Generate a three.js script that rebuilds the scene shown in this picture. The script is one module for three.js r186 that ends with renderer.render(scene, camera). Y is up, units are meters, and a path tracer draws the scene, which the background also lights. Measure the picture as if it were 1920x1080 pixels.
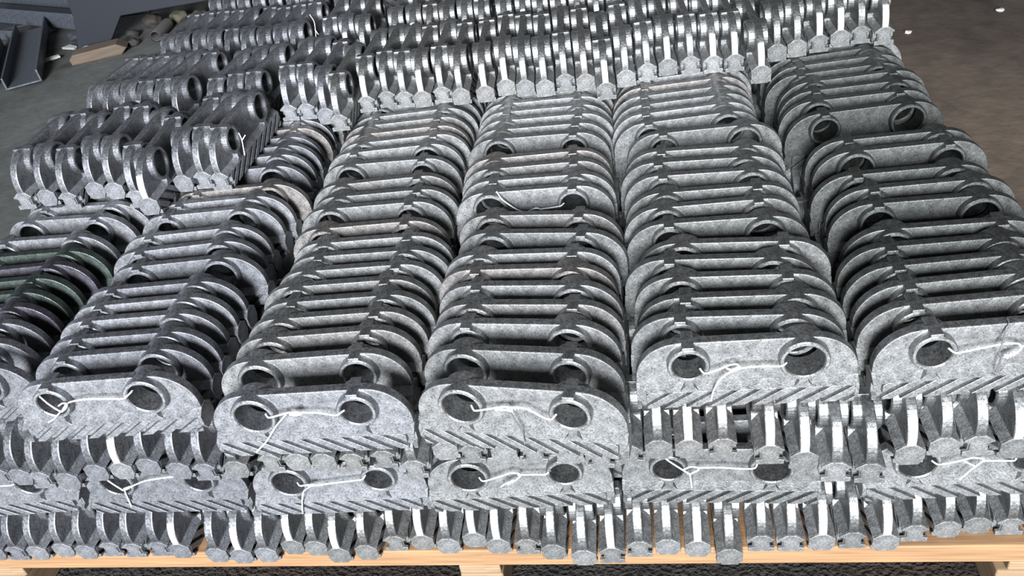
import * as THREE from 'three';
import { RoundedBoxGeometry } from 'three/addons/geometries/RoundedBoxGeometry.js';
import { mergeGeometries, mergeVertices } from 'three/addons/utils/BufferGeometryUtils.js';
import { RectAreaLightUniformsLib } from 'three/addons/lights/RectAreaLightUniformsLib.js';
import { ImprovedNoise } from 'three/addons/math/ImprovedNoise.js';

// ---------- camera, light, exposure ----------
const scene = new THREE.Scene();
scene.background = new THREE.Color(0x000000);
const camera = new THREE.PerspectiveCamera(36.81, 1920 / 1080, 0.05, 60);
camera.position.set(0.17456, 1.18333, 1.04522);
camera.rotation.set(-0.621204, 0.201942, -0.184483, 'YXZ');
const renderer = new THREE.WebGLRenderer({ antialias: true });
renderer.toneMapping = THREE.LinearToneMapping;
renderer.toneMappingExposure = 1.0;
renderer.shadowMap.enabled = true;
RectAreaLightUniformsLib.init();

const FLOOR = -0.145;
// unseen daylight panels, added and shaped for the light they give (panes built below)
const WIN = [
  { x: -0.1, y: 3.4, z: 7.9, w: 2.4, h: 3.4, rot: 0, color: 0xf6f9ff, power: 136, glow: 1.6 },
  { x: -5.9, y: 2.2, z: -1.5, w: 4.0, h: 1.8, rot: 1, color: 0xc4d6ff, power: 1.4, glow: 0.6 },  // added for weak bluish light from the left
];
for (const w of WIN) {
  const l = new THREE.RectAreaLight(w.color, w.power, w.w, w.h);
  l.position.set(w.x + (w.rot ? 0.06 : 0), w.y, w.z - (w.rot ? 0 : 0.06));
  l.lookAt(w.rot ? w.x + 5 : w.x, w.y, w.rot ? w.z : w.z - 5);   // straight into the hall, as the panes face
  scene.add(l);
}

// ---------- helpers ----------
let seed = 1234567;
const rnd = () => { seed = (seed * 1664525 + 1013904223) >>> 0; return seed / 4294967296; };
const rr = (a, b) => a + (b - a) * rnd();
const V = (x, y, z) => new THREE.Vector3(x, y, z);
const taken = {};
function numbered(name) { const n = taken[name] = (taken[name] ?? -1) + 1; return n ? name + '_' + String(n).padStart(3, '0') : name; }
function shadow(o) { o.traverse((c) => { if (c.isMesh) { c.castShadow = true; c.receiveShadow = true; } }); return o; }
function tag(o, label, category, group) { o.userData = { label, category }; if (group) o.userData.group = group; return o; }
function thing(name, label, category, pos = [0, 0, 0], rotY = 0, group) {
  const g = new THREE.Group(); g.name = numbered(name); g.position.set(...pos); g.rotation.y = rotY;
  scene.add(g); return tag(g, label, category, group);
}
function part(name, geo, mat, parent) { const m = new THREE.Mesh(geo, mat); m.name = name; m.castShadow = m.receiveShadow = true; parent.add(m); return m; }
function struct(name, geo, mat, parent) {
  const m = new THREE.Mesh(geo, mat); m.name = name; m.castShadow = m.receiveShadow = true;
  if (!parent) m.userData.kind = 'structure';
  (parent || scene).add(m); return m;
}
// texture coordinates in metres from the dominant direction of each face
function boxUV(g) {
  g = g.index ? g.toNonIndexed() : g;
  const p = g.attributes.position, uv = new Float32Array(p.count * 2);
  const a = V(), b = V(), c = V(), n = V();
  for (let i = 0; i < p.count; i += 3) {
    a.fromBufferAttribute(p, i); b.fromBufferAttribute(p, i + 1); c.fromBufferAttribute(p, i + 2);
    n.subVectors(b, a).cross(c.clone().sub(a));
    const x = Math.abs(n.x), y = Math.abs(n.y), z = Math.abs(n.z);
    [a, b, c].forEach((q, k) => {
      const [u, v] = x > y && x > z ? [q.z, q.y] : y > z ? [q.x, q.z] : [q.x, q.y];
      uv[(i + k) * 2] = u; uv[(i + k) * 2 + 1] = v;
    });
  }
  g.setAttribute('uv', new THREE.BufferAttribute(uv, 2));
  return g;
}
// faces that look along the thickness first (cast skin), the rest after (smooth rim)
function skinRim(g) {
  const p = g.attributes.position, n = p.count / 3, a = V(), b = V(), c = V(), tri = [];
  for (let i = 0; i < n; i++) { a.fromBufferAttribute(p, 3 * i); b.fromBufferAttribute(p, 3 * i + 1); c.fromBufferAttribute(p, 3 * i + 2); b.sub(a); c.sub(a); b.cross(c).normalize(); tri.push([Math.abs(b.z) > 0.85 ? 0 : 1, i]); }
  const order = tri.filter((t) => !t[0]).concat(tri.filter((t) => t[0])).map((t) => t[1]), out = new THREE.BufferGeometry();
  for (const k of ['position', 'normal', 'uv']) { const s = g.attributes[k], w = s.itemSize * 3, d = new Float32Array(s.array.length); order.forEach((o, i) => d.set(s.array.subarray(o * w, o * w + w), i * w)); out.setAttribute(k, new THREE.BufferAttribute(d, s.itemSize)); }
  const m = tri.filter((t) => !t[0]).length * 3; out.addGroup(0, m, 0); out.addGroup(m, n * 3 - m, 1); return out;
}
const box = (w, h, d, x = 0, y = 0, z = 0) => new THREE.BoxGeometry(w, h, d).translate(x, y, z);
const rbox = (w, h, d, r, x = 0, y = 0, z = 0) => new RoundedBoxGeometry(w, h, d, 2, r).translate(x, y, z);
const merge = (...gs) => boxUV(mergeGeometries(gs.map((g) => { const q = g.index ? g.toNonIndexed() : g; q.deleteAttribute('uv'); return q; })));
const tube = (pts, r, seg = 40) => new THREE.TubeGeometry(new THREE.CatmullRomCurve3(pts.map((p) => V(...p)), false, 'catmullrom', 0.35), seg, r, 8, false);

// ---------- textures ----------
const noise = new ImprovedNoise();
function dataTex(n, fn, srgb) {
  const d = new Uint8Array(n * n * 4);
  for (let y = 0; y < n; y++) for (let x = 0; x < n; x++) {
    const c = fn(x / n, y / n, x, y), i = (y * n + x) * 4;
    for (let k = 0; k < 3; k++) d[i + k] = Math.max(0, Math.min(255, Math.round((c.length ? c[k] : c) * 255)));
    d[i + 3] = 255;
  }
  const t = new THREE.DataTexture(d, n, n); t.wrapS = t.wrapT = THREE.RepeatWrapping;
  t.magFilter = THREE.LinearFilter; t.minFilter = THREE.LinearMipmapLinearFilter; t.generateMipmaps = true;
  if (srgb) t.colorSpace = THREE.SRGBColorSpace; t.needsUpdate = true; return t;
}
// tiling noise: blends four shifted samples
function tn(u, v, f, z) {
  const s = (a, b) => noise.noise(a * f, b * f, z);
  return (s(u, v) * (1 - u) * (1 - v) + s(u - 1, v) * u * (1 - v) + s(u, v - 1) * (1 - u) * v + s(u - 1, v - 1) * u * v) / Math.sqrt(((1 - u) ** 2 + u * u) * ((1 - v) ** 2 + v * v));
}
const fbm = (u, v, f, z, o = 4) => { let s = 0, a = 0.5; for (let i = 0; i < o; i++) { s += a * tn(u, v, f, z + i * 7.3); f *= 2; a *= 0.55; } return s; };
const ironMap = dataTex(512, (u, v) => {
  const g = fbm(u, v, 60, 1.5, 2), m = fbm(u, v, 7, 9.1, 3), p = Math.max(0, fbm(u, v, 34, 4.4, 2) - 0.18);
  const k = 0.80 + g * 0.34 + m * 0.24 - p * 1.1; return [k, k, k];
}, true);
const ironBump = dataTex(512, (u, v) => 0.5 + fbm(u, v, 74, 3.2, 2) * 0.55 + fbm(u, v, 14, 8.2, 2) * 0.45 - Math.max(0, fbm(u, v, 40, 5.4, 1) - 0.15) * 1.3);
const ironRough = dataTex(256, (u, v) => [1, 0.82 + fbm(u, v, 24, 2.7, 3) * 0.5, 1]);
for (const t of [ironMap, ironBump, ironRough]) t.repeat.set(9, 9);
const woodMap = dataTex(512, (u, v) => {
  const w = fbm(u * 0.12 % 1, v, 9, 3.3, 3), gr = tn(u * 0.2 % 1, v, 46, 6.1), k = Math.sin((v * 15 + w * 5.5) * 6.283) * 0.5 + 0.5;
  const b = 0.84 + 0.12 * k + gr * 0.12 + fbm(u, v, 5, 11.7, 2) * 0.12; return [b, b * 0.93, b * 0.84];
}, true);
const floorMap = dataTex(2048, (u, v) => {
  const m = fbm(u, v, 14, 0.7, 4), f = fbm(u, v, 190, 6.2, 3), s = Math.max(0, fbm(u, v, 60, 2.9, 2) - 0.22) * 2.2;
  // concrete on one side of the stack runs into trodden brown earth on the other
  const t = Math.max(0, Math.min(1, (u - 0.485 + m * 0.03) * 14 + 0.5));
  const k = 0.62 + m * 0.30 + f * 0.15 - s * 0.45;
  const A = [0.86, 0.89, 0.86], B = [0.93, 0.82, 0.71];
  return A.map((a, i) => k * (a + (B[i] - a) * t));
}, true);
const floorBump = dataTex(512, (u, v) => 0.5 + fbm(u, v, 24, 1.1, 4) * 0.8);
floorBump.repeat.set(18, 18);

// ---------- materials ----------
const ironBase = (r, g, b, rough = 0.6, metal = 0.36) => new THREE.MeshStandardMaterial({
  color: new THREE.Color().setRGB(r, g, b), roughness: rough, metalness: metal, map: ironMap, bumpMap: ironBump, bumpScale: 0.0007, roughnessMap: ironRough });
const IRON = [
  ironBase(0.278, 0.285, 0.282), ironBase(0.240, 0.247, 0.244), ironBase(0.308, 0.315, 0.312), ironBase(0.265, 0.266, 0.258),
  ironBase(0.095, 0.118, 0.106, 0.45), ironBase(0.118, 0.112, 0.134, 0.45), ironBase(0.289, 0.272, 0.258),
];
const IRON_COOL = [ironBase(0.269, 0.277, 0.296), ironBase(0.234, 0.242, 0.261), ironBase(0.300, 0.308, 0.324)];
const IRON_DARK = [ironBase(0.118, 0.124, 0.118), ironBase(0.146, 0.152, 0.146), ironBase(0.098, 0.104, 0.098)], IRON_MID = [ironBase(0.205, 0.212, 0.205), ironBase(0.235, 0.240, 0.232)];   // darker tones in place of a shadow over the right-hand links
const rims = new Map();
function rimOf(m) {          // the smooth fettled rim of the same casting
  if (!rims.has(m)) { const r = m.clone(); r.metalness = 0.88; r.roughness = 0.56; r.bumpScale = 0.00025; r.color.multiplyScalar(1.25); rims.set(m, r); }
  return rims.get(m);
}
const groundSteel = new THREE.MeshStandardMaterial({ color: new THREE.Color().setRGB(0.66, 0.65, 0.60), roughness: 0.42, metalness: 0.35 });
const wireWhite = new THREE.MeshStandardMaterial({ color: new THREE.Color().setRGB(0.86, 0.87, 0.88), roughness: 0.4, metalness: 0.2 });
const wireDark = new THREE.MeshStandardMaterial({ color: new THREE.Color().setRGB(0.16, 0.16, 0.17), roughness: 0.6, metalness: 0.5 });
const wood = (r, g, b) => { const t = woodMap.clone(); t.repeat.set(1.1, 6); t.needsUpdate = true; return new THREE.MeshStandardMaterial({ color: new THREE.Color().setRGB(r, g, b), roughness: 0.75, map: t }); };
const palletWood = wood(0.31, 0.205, 0.122), blockWood = wood(0.27, 0.21, 0.15), greyWood = wood(0.135, 0.115, 0.10);
const plain = (r, g, b, rough = 0.8, metal = 0) => new THREE.MeshStandardMaterial({ color: new THREE.Color().setRGB(r, g, b), roughness: rough, metalness: metal });

// ---------- the hall ----------
const floorMat = new THREE.MeshStandardMaterial({ color: new THREE.Color().setRGB(0.265, 0.258, 0.25), roughness: 0.95, map: floorMap, bumpMap: floorBump, bumpScale: 0.002 });
const wallMat = plain(0.07, 0.07, 0.07, 0.9), ceilMat = plain(0.045, 0.045, 0.045, 0.95), frameMat = plain(0.12, 0.13, 0.14, 0.6, 0.4);
struct('floor', box(12.4, 0.1, 15.4, 0, FLOOR - 0.05, 0.5), floorMat);
struct('ceiling', box(12.4, 0.2, 15.4, 0, 6.6, 0.5), ceilMat);
struct('wall_back', box(12.4, 6.7, 0.2, 0, 3.2, -7.1), wallMat);
struct('wall_right', box(0.2, 6.7, 15.0, 6.1, 3.2, 0.5), wallMat);
function wallWith(name, w) {   // a wall with an opening left free for the added panes
  const L = 12.4, y0 = FLOOR, y1 = 6.5, g = [];
  const c = w.rot ? w.z : w.x, a = c - w.w / 2, b = c + w.w / 2, lo = w.rot ? -7 : -6.2, hi = w.rot ? 8 : 6.2;
  const bar = (u0, u1, v0, v1) => w.rot ? box(0.2, v1 - v0, u1 - u0, w.x - 0.2, (v0 + v1) / 2, (u0 + u1) / 2) : box(u1 - u0, v1 - v0, 0.2, (u0 + u1) / 2, (v0 + v1) / 2, w.z + 0.2);
  g.push(bar(lo, a, y0, y1), bar(b, hi, y0, y1), bar(a, b, y0, w.y - w.h / 2), bar(a, b, w.y + w.h / 2, y1));
  struct(name, mergeGeometries(g), wallMat);
}
wallWith('wall_front', WIN[0]); wallWith('wall_left', WIN[1]);
WIN.forEach((w, i) => {  // glowing panes added out of view to go with the area lights
  const g = new THREE.Group(); g.name = 'window_' + (i + 1); g.userData.kind = 'structure';
  g.position.set(w.x, w.y, w.z); g.rotation.y = w.rot ? Math.PI / 2 : Math.PI; scene.add(g);
  const n = Math.round(w.w), pw = w.w / n, glow = new THREE.MeshStandardMaterial({ color: 0xffffff, emissive: w.color, emissiveIntensity: w.glow, roughness: 0.4 });
  for (let k = 0; k < n; k++) part('pane', box(pw - 0.06, w.h - 0.08, 0.02, -w.w / 2 + pw * (k + 0.5), 0, -0.05), glow, g);
  const f = [box(w.w, 0.06, 0.08, 0, w.h / 2 - 0.03, -0.08), box(w.w, 0.06, 0.08, 0, -w.h / 2 + 0.03, -0.08)];
  for (let k = 0; k <= n; k++) f.push(box(0.06, w.h, 0.08, -w.w / 2 + pw * k, 0, -0.08));
  part('frame', mergeGeometries(f), frameMat, g);
});

// ---------- pallet ----------
{
  const p = thing('pallet', 'pale wooden pallet carrying the whole stack of iron links', 'pallet', [-0.14, 0, 0], -0.0072);
  const zf = 0.161, T = 0.041;
  const zs = [0, -0.26, -0.52, -0.78, -1.04, -1.30, -1.56];
  zs.forEach((z, i) => part('deck_board', boxUV(rbox(2.12, T, i % 2 ? 0.16 : 0.2, 0.003, 0, -T / 2, zf - 0.1 + z)), palletWood, p));
  for (const x of [-0.93, -0.02, 0.90]) {
    part('stringer_board', boxUV(rbox(0.072, 0.022, 1.72, 0.003, x + (x > 0.5 ? -0.04 : 0.01), -T - 0.0112, zf - 0.86)), blockWood, p);
    for (const z of [0.045, 0.86, 1.66]) part('block', boxUV(rbox(x > 0.5 ? 0.1 : 0.075, 0.076, 0.09, 0.004, x + (x > 0.5 ? -0.04 : x > -0.5 ? 0.01 : 0), FLOOR + 0.0422, zf - z)), blockWood, p);
  }
}

// ---------- the grate link: one casting with two eyelets, a herringbone foot and thin web ----------
const L = 0.294, S = 0.1493, H = 0.1061, W = 0.0402, HR = 0.0742, RB = 0.0325, RS = 0.0284, HB = 0.0256, HS = 0.0218, T = 0.0142;
const extrude = (shape, depth, bev, cs = 12) => new THREE.ExtrudeGeometry(shape, { depth: depth - 2 * bev, bevelEnabled: true, bevelThickness: bev, bevelSize: bev, bevelOffset: -bev, bevelSegments: 2, curveSegments: cs }).translate(0, 0, -depth / 2 + bev);
const AX = 0.061, AY = 0.0592, XE = 0.1455, YA = 0.046;                       // corner arc of the web
const arcPt = (t, o = 0) => [XE - AX + (AX + o) * Math.cos(t), YA + (AY + o) * Math.sin(t)];
function webShape(k, o = 0) {
  const s = new THREE.Shape(); s.moveTo(-XE, 0.030); s.lineTo(-XE, YA);
  for (let i = 1; i <= k; i++) { const [x, y] = arcPt(Math.PI / 2 * i / k); s.lineTo(-x, y); }
  for (let i = k; i >= 0; i--) { const [x, y] = arcPt(Math.PI / 2 * i / k); s.lineTo(x, y); }
  s.lineTo(XE, 0.030); s.closePath();
  for (const [x, r] of [[-S / 2, HB], [S / 2, HS]]) { const h = new THREE.Path(); h.absarc(x, HR, r + 0.002, 0, Math.PI * 2, true); s.holes.push(h); }
  return s;
}
const webGeo = skinRim(boxUV(extrude(webShape(14), T, 0.0016, 14)));
function ringGeo(x, ri, ro, n = 36) {
  const h = W / 2, b = 0.0016, pr = [[ri, -h + b], [ri + b, -h], [ro - b, -h], [ro, -h + b], [ro, h - b], [ro - b, h], [ri + b, h], [ri, h - b], [ri, -h + b]].map(([r, y]) => new THREE.Vector2(r, y));
  const g = new THREE.LatheGeometry(pr, n).rotateX(Math.PI / 2).translate(x, HR, 0).toNonIndexed(); g.computeVertexNormals();
  // small key and foot that tie the boss to the top edge and to the foot
  const foot = new THREE.Shape(); foot.moveTo(-0.013, 0.030); foot.lineTo(-0.0062, 0.037); foot.lineTo(-0.006, HR - ro + 0.004); foot.lineTo(0.006, HR - ro + 0.004); foot.lineTo(0.0062, 0.037); foot.lineTo(0.013, 0.030); foot.closePath();
  const st = extrude(foot, W - 0.002, 0.0008, 2).translate(x, 0, 0);
  return skinRim(merge(g, st));
}
const ringBig = ringGeo(-S / 2, HB, RB), ringSmall = ringGeo(S / 2, HS, RS);
const lugAt = (x, ro) => skinRim(boxUV(rbox(0.0165, H - 0.0002 - (HR + ro - 0.0045), W - 0.003, 0.0016, x, (H - 0.0002 + HR + ro - 0.0045) / 2, 0)));
const lugBig = lugAt(-S / 2, RB), lugSmall = lugAt(S / 2, RS);
function coreGeo() {
  const h = W / 2, s = new THREE.Shape(), p = [[0.0122, 0.0004], [0.0134, 0.002], [0.0134, 0.0252], [h - 0.0008, 0.0274], [h - 0.0002, 0.0296], [0.0075, 0.0378]];
  s.moveTo(-p[0][0], p[0][1]); p.forEach(([x, y]) => s.lineTo(x, y)); p.slice().reverse().forEach(([x, y]) => s.lineTo(-x, y)); s.closePath();
  // the two ends are cast full: one a hexagon, the other an anvil with a notch on each side
  const end = (pts, x) => { const e = new THREE.Shape(); e.moveTo(-pts[0][0], pts[0][1]); pts.forEach(([u, v]) => e.lineTo(u, v)); pts.slice().reverse().forEach(([u, v]) => e.lineTo(-u, v)); e.closePath(); return extrude(e, 0.006, 0.0009, 2).rotateY(Math.PI / 2).translate(x, 0, 0); };
  const roof = [[h - 0.0003, 0.0292], [0.0075, 0.0384]];
  return merge(extrude(s, L - 0.008, 0.0009, 2).rotateY(Math.PI / 2),
    end([[0.0125, 0.0004], [h - 0.0003, 0.0130], ...roof], -0.1432), end([[h - 0.0006, 0.0004], [h - 0.0003, 0.0086], [0.0122, 0.0100], [0.0118, 0.0240], [h - 0.0003, 0.0264], ...roof], 0.1432));
}
function clipX(poly, lim, sign) {
  const out = [];
  for (let i = 0; i < poly.length; i++) {
    const a = poly[i], b = poly[(i + 1) % poly.length], ia = sign * a[0] <= lim, ib = sign * b[0] <= lim;
    if (ia) out.push(a);
    if (ia !== ib) { const t = (sign * lim - a[0]) / (b[0] - a[0]); out.push([sign * lim, a[1] + t * (b[1] - a[1])]); }
  }
  return out;
}
function ribGeos() {
  const out = [];
  for (let k = 0; k < 13; k++) {
    const x0 = -0.2190 + k * 0.0298;
    let p = [[x0, 0.0292], [x0 + 0.0185, 0.0292], [x0 + 0.0605, 0.0002], [x0 + 0.042, 0.0002]];
    p = clipX(clipX(p, 0.1335, 1), 0.1415, -1);
    if (p.length < 3) continue;
    const s = new THREE.Shape(); p.forEach(([x, y], i) => i ? s.lineTo(x, y) : s.moveTo(x, y)); s.closePath();
    const w = Math.max(...p.map((q) => q[0])) - Math.min(...p.map((q) => q[0])); if (w < 0.006) continue;
    for (const z of [1, -1]) out.push(boxUV(extrude(s, 0.0084, 0.0009, 2).translate(0, 0, z * (W / 2 - 0.0042))));
  }
  return out;
}
const core = coreGeo(), ribs = ribGeos();
const plainGeos = (gs) => mergeGeometries(gs.map((g) => { const q = g.clone(); q.clearGroups(); return q; }));
const footGeo = plainGeos([core, ...ribs]);
function patchGeo() {        // ground spot on a web end: follows the end arc
  const s = new THREE.Shape(), n = 8, a = [], b = [];
  a.push([XE + 0.0005, 0.038]); b.push([XE - 0.002, 0.038]);
  for (let i = 0; i <= n; i++) { const t = 0.62 * i / n; a.push(arcPt(t, 0.0005)); b.push(arcPt(t, -0.002)); }
  s.moveTo(...a[0]); a.slice(1).forEach((q) => s.lineTo(...q)); b.reverse().forEach((q) => s.lineTo(...q)); s.closePath();
  return boxUV(extrude(s, 0.0116, 0.0006, 2));
}
const patch = patchGeo();
const protoSimple = new THREE.Group(), protoFront = new THREE.Group();
for (const [g, detailed] of [[protoSimple, false], [protoFront, true]]) {
  part('web_plate', webGeo, IRON[0], g);
  part('eyelet_boss', ringBig, IRON[0], g); part('eyelet_boss_001', ringSmall, IRON[0], g);
  part('top_lug', lugBig, IRON[0], g); part('top_lug_001', lugSmall, IRON[0], g);
  if (!detailed) part('ribbed_foot', footGeo, IRON[0], g);
  else { const f = part('ribbed_foot', core, IRON[0], g); ribs.forEach((r, i) => part(i ? 'slanted_rib_' + String(i).padStart(3, '0') : 'slanted_rib', r, IRON[0], f)); }
}
function link({ x, z, layer, turn, flip, label, group, front, mat, patched }) {
  const o = (front ? protoFront : protoSimple).clone();
  o.name = numbered('grate_link'); o.position.set(x, layer * H, z); o.rotation.y = turn + (flip ? Math.PI : 0);
  tag(o, label, 'iron link', group);
  o.traverse((c) => { if (c.isMesh) c.material = c.geometry.groups.length ? [mat, rimOf(mat)] : mat; });
  if (patched) { const m = part('ground_patch', patch, groundSteel, o); if (flip) m.rotation.y = Math.PI; m.userData.label = 'bright freshly ground spot'; }
  scene.add(o); return o;
}
const R = THREE.MathUtils.degToRad, mm = 0.001;
const ORD = ['first', 'second', 'third', 'fourth', 'fifth', 'sixth', 'seventh', 'eighth', 'ninth', 'tenth', 'eleventh', 'twelfth', 'thirteenth', 'fourteenth', 'fifteenth', 'sixteenth', 'seventeenth', 'eighteenth', 'nineteenth', 'twentieth'];
const TENS = ['', '', 'twenty', 'thirty', 'forty'];
const ord = (i) => i < 20 ? ORD[i] : (i + 1) % 10 === 0 ? ['', '', '', 'thirtieth', 'fortieth'][(i + 1) / 10] : TENS[Math.floor((i + 1) / 10)] + '-' + ORD[(i + 1) % 10 - 1];
const pick = (x) => { const s = x < -0.5 ? IRON_COOL : IRON; return s[Math.floor(rnd() * (x < -0.5 ? 3 : 4))]; };

// fourth tier: six columns of links standing face forward [x mm, z mm, turn in tenths of a degree], front to back
const COLUMNS = [
  [[-947, 119, 26], [-977, 58, 26], [-988, 7, 23], [-994, -39, 22], [-1001, -80, 20], [-998, -122, 20], [-990, -163, 23], [-982, -209, 5], [-990, -262, -15], [-980, -334, -28], [-970, -381, -31]],
  [[-652, 160, 18], [-658, 99, 19], [-658, 57, 15], [-665, 11, 15], [-664, -31, 21], [-663, -75, 20], [-649, -143, 29], [-668, -194, 42], [-672, -243, 31], [-669, -313, 10], [-660, -354, 13], [-639, -395, 16], [-659, -475, 12], [-665, -526, 10], [-663, -568, 9], [-671, -609, 6], [-663, -650, 5], [-666, -691, 3]],
  [[-313, 208, 9], [-329, 134, 17], [-325, 82, 16], [-321, 38, 10], [-316, -3, 7], [-323, -45, 4], [-313, -86, 1], [-307, -127, -3], [-310, -168, 1], [-325, -218, 10], [-330, -285, 2], [-322, -328, 2], [-332, -377, 21], [-335, -452, -14], [-339, -508, 19], [-330, -549, 22], [-335, -590, 22], [-335, -631, 23], [-330, -672, 25], [-329, -719, 14]],
  [[-15, 219, -90], [-19, 146, -79], [-23, 86, -65], [-18, 41, -58], [-20, -6, -56], [-27, -50, -44], [-24, -92, -41], [-11, -150, -71], [-17, -207, -66], [-33, -294, -8], [-30, -336, -11], [-34, -383, 3], [-37, -424, 7], [-39, -503, -19], [-36, -544, -16], [-31, -585, -12], [-34, -626, -9], [-36, -667, -6], [-32, -709, -3]],
  [[286, 148, -2], [280, 96, -28], [290, 53, -24], [287, 4, -33], [273, -41, -44], [295, -82, -47], [277, -147, -6], [273, -199, 12], [277, -244, -5], [275, -300, -23], [269, -348, -25], [276, -389, -28], [282, -466, 11], [256, -521, 48], [252, -562, 48], [253, -603, 47], [251, -644, 44], [253, -686, 41], [259, -727, 38]],
  [[594, 143, 24], [585, 91, 33], [588, 45, 40], [585, 2, 31], [587, -43, 13], [601, -86, 3], [597, -160, 2], [601, -207, 14], [586, -254, 14], [601, -333, 21], [597, -375, 16], [578, -490, 43], [575, -543, 29], [580, -589, 33], [584, -631, 42], [566, -673, 45], [572, -714, 48], [567, -758, 62]],
];
const COLNAME = ['leftmost column', 'second column from left', 'third column from left', 'third column from right', 'second column from right', 'rightmost column'];
const FLIP = [1, 1, 0, 0, 1, 1];
// neighbours touch but never cut into each other: push along the stacking direction by the clearance their turn needs
function clear(list, along) {
  for (let i = 1; i < list.length; i++) {
    const [ax, az, aa] = list[i - 1], b = list[i], t = R((aa + b[2]) / 20), n = along === 'z' ? [Math.sin(t), Math.cos(t)] : [Math.cos(t), Math.sin(t)];
    const d = Math.abs((b[0] - ax) * n[0] + (b[1] - az) * n[1]), need = 40.5 + Math.abs(R((aa - b[2]) / 10)) * 147 * Math.max(0, 1 - (along === 'x' ? Math.abs(b[1] - az) / 294 : 0));
    if (d < need) { if (along === 'z') b[1] -= need - d; else b[0] += need - d; }
  }
}
COLUMNS.forEach((c) => clear(c, 'z'));
const colLinks = COLUMNS.map((col, c) => col.map(([x, z, a], i) => link({
  x: x * mm, z: z * mm, layer: 3, turn: R(a / 10), flip: i < 2 ? FLIP[c] : rnd() < 0.8 ? FLIP[c] : 1 - FLIP[c],
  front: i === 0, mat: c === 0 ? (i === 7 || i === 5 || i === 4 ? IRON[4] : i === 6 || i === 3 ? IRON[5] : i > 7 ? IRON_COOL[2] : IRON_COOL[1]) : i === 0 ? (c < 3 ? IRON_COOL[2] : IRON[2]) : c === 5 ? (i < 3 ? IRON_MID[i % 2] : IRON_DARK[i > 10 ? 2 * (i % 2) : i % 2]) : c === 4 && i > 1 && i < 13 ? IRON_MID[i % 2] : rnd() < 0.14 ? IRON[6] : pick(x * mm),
  label: c === 0 ? `grey iron link, eyelets forward, ${ord(col.length - 1 - i)} from the back in the leftmost column`
    : i === 0 ? `grey iron link showing both eyelets and slanted ribs, front of ${COLNAME[c]}`
      : `grey iron link, eyelets forward, ${ord(i)} from the front in ${COLNAME[c]}`,
  group: 'iron links standing in columns',
})));

// top tier: links end-on in rows [centre x mm, centre z mm, heading in tenths of a degree]
const TOPROWS = [
  ['the near left row of the top tier', [[-1086, -524, -8], [-1039, -529, -15], [-981, -507, -31], [-940, -542, -27], [-890, -532, -21], [-825, -489, -36], [-783, -455, -30], [-738, -537, 14], [-695, -543, 20], [-652, -531, 19]]],
  ['the long front row of the top tier', [[-604, -829, 5], [-561, -827, 7], [-509, -791, -5], [-467, -750, -1], [-425, -833, -1], [-383, -848, -5], [-341, -836, -9], [-300, -829, -10], [-258, -841, -11], [-215, -822, -18], [-163, -822, -23], [-121, -845, -27], [-80, -830, -31], [-36, -819, -34], [6, -839, -34], [49, -828, -36], [92, -773, -35], [134, -826, -36],
    [179, -848, -36], [222, -863, -36], [270, -862, -32], [316, -853, -30], [360, -849, -28], [402, -778, -24], [450, -878, -22], [493, -890, -20], [539, -903, -20], [584, -918, -20], [627, -926, -20], [670, -908, -18]]],
  ['the second left row of the top tier', [[-1075, -849, 60], [-1032, -842, 54], [-987, -839, 59], [-944, -832, 54], [-900, -834, 54], [-854, -824, 43], [-760, -800, 38], [-718, -813, 34], [-674, -814, 39]]],
  ['the third left row of the top tier', [[-1030, -1146, 24], [-988, -1147, 28], [-941, -1145, 21], [-895, -1136, 23], [-850, -1135, 20], [-800, -1128, 31], [-753, -1112, 14], [-711, -1118, 14], [-669, -1120, 18]]],
  ['the long second row of the top tier', [[-590, -1130, -25], [-547, -1130, -26], [-500, -1110, -31], [-420, -1140, -20], [-375, -1142, -22], [-332, -1138, -24], [-289, -1132, -26], [-246, -1142, -28], [-203, -1132, -30], [-148, -1126, -32], [-104, -1146, -34], [-61, -1132, -34], [-17, -1124, -35], [27, -1140, -35], [72, -1130, -35], [116, -1124, -35], [160, -1134, -35], [203, -1150, -35], [247, -1164, -34], [291, -1166, -33], [335, -1160, -31], [379, -1158, -29], [423, -1140, -27], [467, -1184, -24], [511, -1196, -22], [554, -1206, -21], [598, -1216, -20]]],
  ['the farthest left row of the top tier', [[-1020, -1452, 10], [-976, -1446, 12], [-928, -1440, 10], [-881, -1434, 8], [-829, -1428, 8], [-778, -1424, 4], [-734, -1420, 2], [-690, -1420, 2], [-645, -1434, -4], [-600, -1440, -6]]],
];
TOPROWS.forEach(([, row]) => clear(row, 'x'));
const GROUND = [[6], [4, 7, 10, 11, 16, 19, 21, 22, 23, 26, 27, 29], [3], [], [1, 3, 4, 6, 10, 12], []];
const topLinks = TOPROWS.map(([where, row], r) => row.map(([x, z, a], i) => link({
  x: x * mm, z: z * mm, layer: 4, turn: -Math.PI / 2 - R(a / 10), flip: rnd() < 0.5, mat: x > 400 ? IRON_MID[i % 2] : pick(x * mm), patched: GROUND[r].includes(i),
  label: `dark iron link end-on, ${ord(i)} from left in ${where}`, group: 'iron links lying end-on on top',
})));

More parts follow.
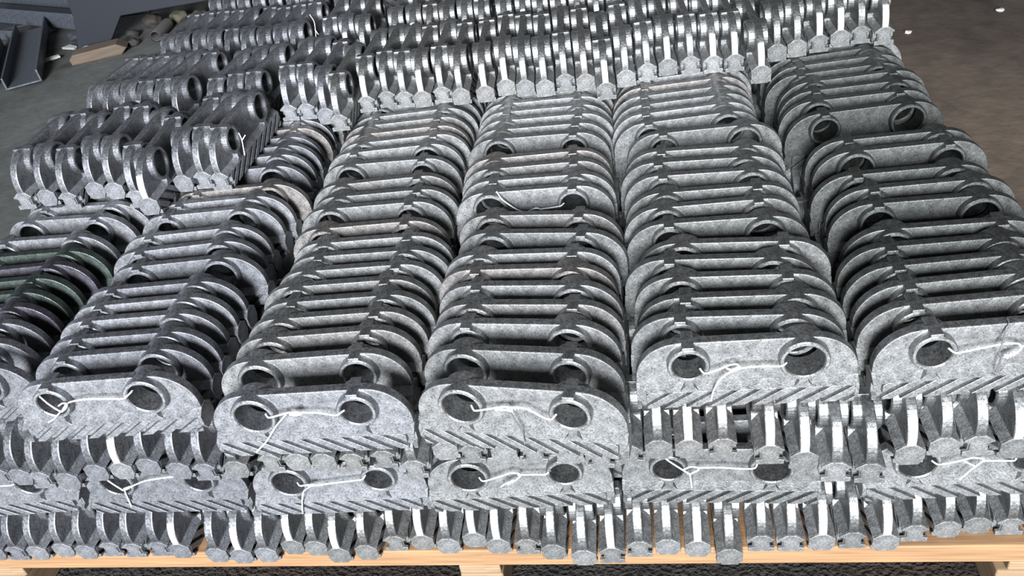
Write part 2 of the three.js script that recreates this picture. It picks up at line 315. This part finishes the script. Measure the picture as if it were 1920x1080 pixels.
// bottom and third tiers: the end-on rows of the front face [x mm, front z mm]
const BOTTOM = [[-1041, 167], [-997, 167], [-953, 167], [-904, 162], [-856, 167], [-813, 162], [-765, 165], [-718, 163], [-674, 168], [-600, 178], [-556, 181], [-510, 179], [-467, 164], [-423, 167], [-380, 182], [-330, 177], [-286, 160], [-239, 159], [-192, 167], [-149, 156], [-105, 169], [-60, 171], [-13, 182], [34, 194], [79, 190], [123, 179], [168, 176], [215, 180], [261, 196], [313, 172], [358, 173], [403, 172], [448, 169], [494, 174], [542, 158], [589, 152], [636, 146], [681, 149], [726, 150]];
const BG = [8, 10, 12, 14, 17, 19, 20, 24, 27, 31, 33];
BOTTOM.forEach(([x, z], i) => link({ x: x * mm, z: z * mm - L / 2, layer: 0, turn: -Math.PI / 2 + rr(-0.012, 0.012), flip: rnd() < 0.5, mat: pick(x * mm), patched: BG.includes(i),
  label: `grey iron link end-on, ${ord(i)} from left in the bottom row on the pallet`, group: 'iron links end-on along the pallet' }));
const THIRD = [[-1000, 172], [-955, 174], [-910, 176], [-868, 178], [-824, 186], [-776, 190], [-733, 174], [-688, 172], [-645, 165], [-587, 176], [-541, 180], [-489, 177], [-437, 166], [-391, 166], [-347, 168], [-300, 170], [-251, 166], [-200, 188], [-157, 154], [-113, 162], [-63, 164], [-18, 166], [35, 170], [80, 180], [122, 174], [164, 165], [208, 166], [255, 166], [319, 182], [363, 196], [405, 217], [448, 221], [502, 191], [549, 179], [594, 178], [637, 185], [680, 182]];
const TG = [7, 26, 28, 29, 32, 35];
THIRD.forEach(([x, z], i) => link({ x: x * mm, z: z * mm - L / 2, layer: 2, turn: -Math.PI / 2 + (x > 380 && x < 470 ? -0.03 : rr(-0.01, 0.01)), flip: rnd() < 0.5, mat: pick(x * mm), patched: TG.includes(i),
  label: `grey iron link end-on, ${ord(i)} from left in the third tier under the columns`, group: 'iron links end-on in the third tier' }));

// second tier: six links face forward between the end-on rows
const SECOND = [[-975, 131, 0.05, 0], [-659, 132, -0.004, 0], [-350, 142, 0.018, 0], [-55, 142, 0.028, 0], [251, 141, -0.045, 1], [600, 140, 0.03, 0]];
const secondLinks = SECOND.map(([x, z, a, f], i) => link({ x: x * mm, z: z * mm, layer: 1, turn: a, flip: f, front: true, mat: x < -300 ? IRON_COOL[i % 3] : IRON[i % 3],
  label: `grey iron link with tied eyelets, second tier, below the ${COLNAME[i]}`, group: 'iron links face forward in the second tier' }));

// the links hidden inside the stack, which carry the ones in view
{
  const g = plainGeos([webGeo, ringBig, ringSmall, lugBig, lugSmall, footGeo]), M = [], e = new THREE.Object3D();
  const put = (x, layer, z, ry) => { e.position.set(x, layer * H, z); e.rotation.set(0, ry, 0); e.updateMatrix(); M.push(e.matrix.clone()); };
  const cx = [-0.985, -0.66, -0.33, -0.03, 0.262, 0.58];
  COLUMNS.forEach((col, c) => { for (let z = col[col.length - 1][1] * mm - 0.046, e0 = c < 2 ? -1.55 : c < 5 ? -1.24 : -1.3; z > e0; z -= 0.043) put(cx[c], 3, z, c % 2 ? Math.PI : 0); });
  for (const c of cx) for (let z = 0.085; z > -1.5; z -= 0.043) put(c, 1, z, 0);
  for (const layer of [0, 2]) for (let k = 1; k < 5; k++) for (let x = -1.1; x < 0.74; x += 0.0432) put(x, layer, 0.02 - 0.3 * k, k % 2 ? Math.PI / 2 : -Math.PI / 2);
  const im = new THREE.InstancedMesh(g, IRON[1], M.length); M.forEach((m, i) => im.setMatrixAt(i, m));
  im.name = 'stacked_grate_links'; im.castShadow = im.receiveShadow = true; im.userData = { label: 'dark iron links filling the inside of the stack behind the front rows', category: 'iron links', kind: 'stuff' };
  scene.add(im);
}

// ---------- tie wires ----------
const wr = 0.0013, zf = W / 2 + 0.0022;
function wireTie(host, label, flip, strands, tails, darkTails = []) {
  const o = thing('tie_wire', label, 'wire', [0, 0, 0], 0, 'wires tying the links');
  o.position.copy(host.position); o.rotation.y = host.rotation.y + (flip ? Math.PI : 0);
  strands.forEach((s) => part('strand', tube(s, wr, 60), wireWhite, o));
  tails.forEach((s) => part('tail', tube(s, wr * 0.9, 24), wireWhite, o));
  darkTails.forEach((s) => { const m = part('tail', tube(s, wr * 0.8, 24), wireDark, o); m.userData.label = 'dark hanging wire end'; });
  return o;
}
function twist(x, y, len, ang, z = zf) {      // the few turns where the two ends are wound together
  const p = [], n = 28; for (let i = 0; i <= n; i++) { const t = i / n - 0.5, w = t * 22; p.push([x + Math.cos(ang) * t * len - Math.sin(ang) * Math.sin(w) * 0.0018, y + Math.sin(ang) * t * len + Math.cos(ang) * Math.sin(w) * 0.0018, z + 0.001 + Math.cos(w) * 0.0018]); } return p;
}
const IN = 0.0165;
const COLW = (i) => `white wire tying both eyelets of the front link of ${COLNAME[i]}`;
wireTie(colLinks[1][0], COLW(1), true, [[[-0.088, 0.090, IN], [-0.076, 0.079, zf], [-0.060, 0.066, zf + 0.004], [-0.047, 0.074, zf + 0.004], [-0.045, 0.080, zf + 0.003], [-0.052, 0.080, zf + 0.002], [-0.062, 0.074, zf]], [[-0.060, 0.064, zf + 0.003], [-0.043, 0.079, zf], [-0.015, 0.083, zf], [0.02, 0.081, zf], [0.044, 0.079, zf], [0.054, 0.083, zf - 0.006], [0.060, 0.088, IN]]], [[[-0.060, 0.066, zf], [-0.080, 0.050, zf + 0.001], [-0.094, 0.043, zf + 0.001]], twist(-0.052, 0.071, 0.012, 0.8)]);
wireTie(colLinks[2][0], COLW(2), false, [[[-0.056, 0.078, IN], [-0.050, 0.0765, zf], [-0.034, 0.080, zf], [-0.018, 0.084, zf], [-0.006, 0.0835, zf]], [[-0.016, 0.0845, zf + 0.002], [-0.006, 0.086, zf + 0.002], [0.0, 0.0825, zf + 0.002], [-0.007, 0.080, zf + 0.002], [-0.018, 0.081, zf + 0.001]], [[0.0, 0.083, zf], [0.024, 0.080, zf], [0.046, 0.074, zf], [0.054, 0.075, zf - 0.005], [0.058, 0.077, IN]]], [[[-0.022, 0.0825, zf + 0.001], [-0.045, 0.060, zf + 0.002], [-0.066, 0.034, zf + 0.002], [-0.088, 0.014, zf + 0.003]], twist(-0.01, 0.083, 0.012, 0)]);
wireTie(colLinks[3][0], COLW(3), false, [[[-0.060, 0.078, IN], [-0.054, 0.0745, zf], [-0.036, 0.079, zf], [-0.014, 0.085, zf], [0.004, 0.086, zf]], [[-0.024, 0.081, zf + 0.002], [-0.012, 0.083, zf + 0.003], [0.0, 0.080, zf + 0.002]], [[0.0, 0.086, zf], [0.018, 0.085, zf], [0.040, 0.071, zf], [0.050, 0.069, zf], [0.056, 0.073, IN]]], [twist(0.0, 0.085, 0.016, 0.1)], [[[-0.006, 0.082, zf], [0.0, 0.062, zf], [0.006, 0.044, zf], [0.009, 0.024, zf + 0.006]]]);
wireTie(colLinks[4][0], COLW(4), true, [[[-0.060, 0.068, IN], [-0.054, 0.064, zf], [-0.038, 0.069, zf], [-0.024, 0.076, zf], [-0.013, 0.078, zf], [-0.008, 0.072, zf]], [[-0.026, 0.074, zf + 0.003], [-0.016, 0.069, zf + 0.003], [-0.008, 0.072, zf + 0.002], [0.012, 0.072, zf], [0.044, 0.071, zf], [0.052, 0.071, IN]]], [[[-0.018, 0.068, zf + 0.001], [-0.034, 0.054, zf + 0.002], [-0.043, 0.034, zf + 0.002], [-0.047, 0.016, zf + 0.003]], twist(-0.014, 0.070, 0.014, 0.5)]);
wireTie(colLinks[5][0], COLW(5), true, [[[-0.058, 0.080, IN], [-0.050, 0.076, zf], [-0.026, 0.080, zf], [0.004, 0.085, zf], [0.022, 0.084, zf], [0.028, 0.076, zf], [0.020, 0.066, zf], [0.010, 0.066, zf]], [[0.024, 0.081, zf + 0.002], [0.040, 0.079, zf], [0.050, 0.078, zf], [0.056, 0.080, IN]]], [twist(0.016, 0.066, 0.014, 0.6)], [[[0.014, 0.1075, 0.0], [0.013, 0.1065, 0.0095], [0.010, 0.100, 0.0105], [0.002, 0.085, zf + 0.003], [0.0, 0.072, zf + 0.003], [0.006, 0.060, zf], [0.004, 0.038, zf]]]);
wireTie(colLinks[3][9], 'thin wire with a kinked end across the tenth link of third column from right', false, [[[-0.060, 0.1075, 0.009], [-0.050, 0.098, zf], [-0.030, 0.078, zf], [-0.012, 0.066, zf]], [[-0.030, 0.060, zf], [-0.014, 0.066, zf], [0.006, 0.075, zf], [0.016, 0.072, zf], [0.014, 0.066, zf]], [[0.014, 0.072, zf], [0.036, 0.074, zf], [0.052, 0.076, zf], [0.058, 0.078, IN]]], []);
const SW = (i) => `white wire tying the second-tier link below the ${COLNAME[i]}`;
wireTie(secondLinks[0], SW(0), false, [[[-0.055, 0.075, IN], [-0.046, 0.072, zf], [0.0, 0.080, zf], [0.040, 0.078, zf], [0.052, 0.080, zf], [0.058, 0.082, IN]]], []);
wireTie(secondLinks[1], SW(1), false, [[[-0.092, 0.090, IN], [-0.078, 0.080, zf], [-0.062, 0.064, zf + 0.003]], [[-0.062, 0.064, zf], [-0.046, 0.070, zf], [-0.014, 0.083, zf], [0.030, 0.090, zf], [0.052, 0.090, zf], [0.058, 0.091, IN]]], [[[-0.062, 0.064, zf], [-0.064, 0.046, zf + 0.001], [-0.066, 0.022, zf + 0.002]], twist(-0.054, 0.067, 0.014, 0.35)]);
wireTie(secondLinks[2], SW(2), false, [[[-0.060, 0.073, IN], [-0.054, 0.072, zf], [-0.040, 0.074, zf], [-0.033, 0.071, zf], [0.0, 0.075, zf], [0.040, 0.079, zf], [0.052, 0.081, zf], [0.056, 0.084, IN]]], [[[-0.036, 0.071, zf + 0.001], [-0.050, 0.062, zf + 0.002], [-0.060, 0.040, zf + 0.002], [-0.068, 0.010, zf + 0.003]], twist(-0.036, 0.073, 0.012, 0.1)]);
wireTie(secondLinks[3], SW(3), false, [[[-0.058, 0.073, IN], [-0.051, 0.071, zf], [-0.028, 0.078, zf], [-0.006, 0.086, zf], [0.006, 0.084, zf], [0.008, 0.078, zf]], [[0.004, 0.082, zf + 0.001], [0.026, 0.080, zf], [0.046, 0.079, zf], [0.054, 0.081, IN]]], [[[0.008, 0.078, zf], [-0.004, 0.068, zf + 0.001], [-0.018, 0.063, zf + 0.001], [-0.026, 0.057, zf + 0.001]], twist(-0.01, 0.066, 0.014, 0.5)]);
wireTie(secondLinks[4], SW(4), true, [[[-0.080, 0.099, IN], [-0.072, 0.096, zf], [-0.056, 0.080, zf], [-0.043, 0.068, zf]], [[-0.052, 0.078, zf], [-0.042, 0.084, zf], [-0.032, 0.083, zf], [-0.030, 0.078, zf], [-0.043, 0.068, zf]], [[-0.032, 0.082, zf], [0.0, 0.083, zf], [0.036, 0.080, zf], [0.050, 0.082, zf], [0.054, 0.084, IN]]], [[[-0.043, 0.068, zf], [-0.042, 0.056, zf + 0.001], [-0.041, 0.040, zf + 0.001]]]);
wireTie(secondLinks[5], SW(5), false, [[[-0.056, 0.078, IN], [-0.048, 0.076, zf], [-0.024, 0.080, zf], [-0.006, 0.086, zf], [0.010, 0.083, zf], [0.012, 0.077, zf]], [[-0.016, 0.083, zf + 0.002], [-0.006, 0.075, zf + 0.002], [0.002, 0.070, zf + 0.002]], [[0.010, 0.079, zf], [0.034, 0.077, zf], [0.052, 0.076, zf], [0.057, 0.078, IN]]], [[[0.010, 0.078, zf], [-0.002, 0.064, zf + 0.001], [-0.016, 0.044, zf + 0.002]]]);
{
  const h = topLinks[0][9], up = h.rotation.y;
  const side = (host, label, pts) => { const o = thing('tie_wire', label, 'wire', host.position.toArray(), -Math.PI / 2); pts.forEach((p, i) => part(i ? 'tail' : 'strand', tube(p, wr * 0.8, 20), wireWhite, o)); };
  side(h, 'short forked wire end on the side of the near left top block', [[[0.05, 0.075, -0.019], [0.062, 0.064, -0.026], [0.080, 0.040, -0.030]], [[0.062, 0.064, -0.026], [0.056, 0.072, -0.034]]]);
  side(topLinks[3][8], 'thin wire end slanting across the third left row of the top tier', [[[0.01, 0.100, -0.010], [0.03, 0.084, -0.024], [0.070, 0.046, -0.030]], [[0.045, 0.072, -0.026], [0.052, 0.060, -0.034]]]);
}

// ---------- scrap and debris on the floor behind the stack ----------
const scrapSteel = ironBase(0.16, 0.18, 0.21, 0.6, 0.4), darkPaint = plain(0.0165, 0.019, 0.026, 0.6, 0.1);
{
  const t = thing('steel_hopper', 'large dark slate-blue steel hopper standing on the floor behind the stack', 'hopper', [-2.3, FLOOR, -3.45]);
  const s = new THREE.Shape(), P = [[-2.66, 0.75], [-2.73, 0.03], [-2.752, -0.05], [-2.782, FLOOR], [-2.60, FLOOR], [-2.468, 0.0], [-1.93, 0.022], [-1.80, 0.75]];
  P.forEach(([x, y], i) => i ? s.lineTo(x + 2.3, y - FLOOR) : s.moveTo(x + 2.3, y - FLOOR)); s.closePath();
  part('front_plate', boxUV(extrude(s, 0.02, 0.004, 2).translate(0, 0, 0.25)), darkPaint, t);
  part('back_plate', boxUV(extrude(s, 0.02, 0.004, 2).translate(0, 0, -0.25)), darkPaint, t);
  part('floor_plate', boxUV(box(0.56, 0.015, 0.48, 0.1, 0.17, 0)), darkPaint, t);
  part('side_plate', boxUV(box(0.015, 0.6, 0.48, -0.40, 0.5, 0)), darkPaint, t); part('side_plate', boxUV(box(0.015, 0.6, 0.48, 0.42, 0.5, 0)), darkPaint, t);
}
function channel(name, label, len, w, h, pos, ry, rx = 0) {
  const t = thing(name, label, 'steel channel', pos, ry); t.rotation.order = 'YXZ'; t.rotation.x = rx;
  part('web', boxUV(rbox(w, 0.008, len, 0.002, 0, 0.004, 0)), scrapSteel, t);
  for (const s of [-1, 1]) part('flange', boxUV(rbox(0.01, h, len, 0.003, s * (w / 2 - 0.005), h / 2, 0)), scrapSteel, t);
  return t;
}
channel('steel_channel', 'grey steel channel lying open side up on the floor at far left', 0.95, 0.17, 0.06, [-3.02, FLOOR + 0.02, -3.12], 0.48, 0.02);
channel('steel_channel', 'second steel channel half hidden at the very edge of the scrap heap', 0.8, 0.16, 0.06, [-3.24, FLOOR + 0.001, -3.02], 0.5);
function angleBar(label, a, b, w = 0.06) {
  const A = V(...a), B = V(...b), len = A.distanceTo(B), t = thing('angle_bar', label, 'steel bar', A.clone().add(B).multiplyScalar(0.5).toArray());
  t.lookAt(B); part('flat_leg', boxUV(rbox(w, 0.008, len, 0.002, 0, 0, 0)), scrapSteel, t); part('upright_leg', boxUV(rbox(0.008, w, len, 0.002, -w / 2 + 0.004, w / 2, 0)), scrapSteel, t);
}
angleBar('long steel angle bar crossing over the channel at far left', [-3.72, -0.118, -3.90], [-2.90, -0.118, -3.50], 0.085);
angleBar('steel angle bar behind the crossing bar, touching the hopper', [-4.0, -0.118, -4.35], [-3.1, -0.118, -3.90], 0.06);
angleBar('steel bar slanting back toward the frame edge in the scrap heap', [-4.2, -0.118, -4.85], [-3.5, -0.118, -4.42], 0.07);
angleBar('short steel bar lying flat behind the crossing angle bar', [-3.62, -0.135, -3.60], [-3.32, -0.135, -3.50], 0.05);
{
  const g = new THREE.Shape(); g.moveTo(-0.14, 0); g.lineTo(0.11, 0); g.lineTo(0.145, 0.03); g.lineTo(0.10, 0.058); g.lineTo(-0.12, 0.052); g.lineTo(-0.145, 0.03); g.closePath();
  const m = new THREE.Mesh(boxUV(extrude(g, 0.11, 0.008, 2)), greyWood); m.name = 'timber_offcut'; m.position.set(-2.56, FLOOR, -3.03); m.rotation.y = 0.36; scene.add(m); tag(shadow(m), 'weathered brown timber offcut lying in front of the hopper', 'timber');
}
{
  const t = thing('pipe_piece', 'short grey steel pipe with its open end facing out beside the rubble', 'pipe', [-2.31, FLOOR + 0.030, -3.25], 0.1);
  const pr = [[0.021, -0.1], [0.029, -0.1], [0.029, 0.1], [0.021, 0.1], [0.021, -0.1]].map(([a, b]) => new THREE.Vector2(a, b));
  part('tube', boxUV(new THREE.LatheGeometry(pr, 28).rotateX(Math.PI / 2)), plain(0.15, 0.145, 0.14, 0.7, 0.2), t);
}
function stone(r, sx, sy, sz) {
  const g0 = new THREE.IcosahedronGeometry(r, 4); g0.deleteAttribute('uv'); g0.deleteAttribute('normal'); const g = mergeVertices(g0), p = g.attributes.position, o = rr(0, 50);
  for (let i = 0; i < p.count; i++) { const v = V().fromBufferAttribute(p, i), k = 1 + 0.35 * noise.noise(v.x / r * 1.3 + o, v.y / r * 1.3, v.z / r * 1.3); p.setXYZ(i, v.x * k * sx, v.y * k * sy, v.z * k * sz); }
  g.computeVertexNormals(); return boxUV(g);
}
{
  const cols = [plain(0.035, 0.032, 0.027), plain(0.025, 0.025, 0.024), plain(0.075, 0.07, 0.045), plain(0.033, 0.028, 0.025)];
  [[-2.44, -3.42, 0.05, 'largest rough stone under the raised hopper edge'], [-2.30, -3.46, 0.042, 'yellowish stone behind the pipe piece'], [-2.16, -3.40, 0.045, 'stone between the pipe piece and the stacked links'], [-2.43, -3.14, 0.026, 'small stone at the end of the timber offcut'], [-2.18, -3.16, 0.024, 'small stone next to the open pipe end'], [-2.50, -3.28, 0.03, 'dark stone between timber offcut and hopper']].forEach(([x, z, r, w], i) => {
    const m = new THREE.Mesh(stone(r, 1.15, 0.8, 1), cols[i === 1 ? 2 : i % 4]); m.name = numbered('rubble_stone'); m.position.set(x, FLOOR + r * 0.66, z); m.rotation.y = rr(0, 6);
    scene.add(shadow(m)); tag(m, w, 'stone', 'rubble stones by the hopper');
  });
  const white = plain(0.36, 0.36, 0.35, 0.7);
  [[-2.86, -3.05, 0.055, 0.3, 'lower broad'], [-2.83, -3.20, 0.055, -0.5, 'upper tilted'], [-2.72, -3.13, 0.04, 1.1, 'small far']].forEach(([x, z, s, a, w]) => {
    const sh = new THREE.Shape(); sh.moveTo(-s, -s * 0.3); sh.lineTo(s, -s * 0.18); sh.lineTo(s * 0.8, s * 0.3); sh.lineTo(-s * 0.6, s * 0.42); sh.closePath();
    const m = new THREE.Mesh(boxUV(extrude(sh, 0.012, 0.002, 2).rotateX(-Math.PI / 2)), white); m.name = numbered('scrap_plate'); m.position.set(x, FLOOR + 0.012, z); m.rotation.set(0.1, a, 0.08); scene.add(shadow(m));
    tag(m, `${w} pale scrap plate among dark steel beside the channel`, 'scrap');
  });
  const mat = new THREE.Mesh(boxUV(rbox(1.0, 0.012, 1.1, 0.004)), plain(0.035, 0.038, 0.046, 0.8)); mat.name = 'shade_sheet'; mat.position.set(-3.72, FLOOR + 0.007, -4.22); mat.rotation.y = 0.35; scene.add(shadow(mat));  // dark sheet added where the floor lies in shadow
  tag(mat, 'flat black sheet standing in for shadow on the floor under the crossing steel bars', 'sheet');
  const dark = plain(0.03, 0.034, 0.042, 0.85);
  [[-3.58, -3.30, 0.06, 'low dark lump of scrap left of the upright channel'], [-2.84, -3.36, 0.06, 'dark lump of scrap between the channel and hopper']].forEach(([x, z, r, w]) => {
    const m = new THREE.Mesh(stone(r, 1.3, 0.5, 1), dark); m.name = numbered('scrap_lump'); m.position.set(x, FLOOR + r * 0.4, z); scene.add(shadow(m)); tag(m, w, 'scrap');
  });
  const chip = new THREE.Mesh(stone(0.012, 1.3, 0.5, 1), white); chip.name = 'pale_chip'; chip.position.set(1.51, FLOOR + 0.005, -2.32); scene.add(shadow(chip)); tag(chip, 'small white chip lying alone on the brown floor', 'chip');
  const chipB = new THREE.Mesh(stone(0.012, 1, 0.5, 1), plain(0.5, 0.46, 0.4)); chipB.name = 'pale_chip_001'; chipB.position.set(1.155, FLOOR + 0.005, -2.20); scene.add(shadow(chipB)); tag(chipB, 'small tan chip on the floor beside the far end of the stack', 'chip');
}
// trodden dirt under the front of the pallet
{
  const sh = new THREE.Shape(), n = 90;
  for (let i = 0; i < n; i++) { const t = i / n * Math.PI * 2, k = 1 + 0.12 * noise.noise(Math.cos(t) * 3, Math.sin(t) * 3, 4.2); const x = 1.3 * Math.sign(Math.cos(t)) * Math.abs(Math.cos(t)) ** 0.5 * k, y = 0.42 * Math.sign(Math.sin(t)) * Math.abs(Math.sin(t)) ** 0.6 * k; i ? sh.lineTo(x, y) : sh.moveTo(x, y); }
  const t = floorMap.clone(); t.repeat.set(0.9, 0.9); t.needsUpdate = true; const b = floorBump.clone(); b.repeat.set(5, 5); b.needsUpdate = true;
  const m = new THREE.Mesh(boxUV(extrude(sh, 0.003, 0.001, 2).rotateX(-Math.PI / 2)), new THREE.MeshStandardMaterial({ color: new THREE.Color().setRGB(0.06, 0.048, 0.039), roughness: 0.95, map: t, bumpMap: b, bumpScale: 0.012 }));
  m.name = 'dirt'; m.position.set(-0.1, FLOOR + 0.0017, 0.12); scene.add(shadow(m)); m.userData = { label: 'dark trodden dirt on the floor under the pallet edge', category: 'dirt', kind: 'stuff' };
}
renderer.render(scene, camera);
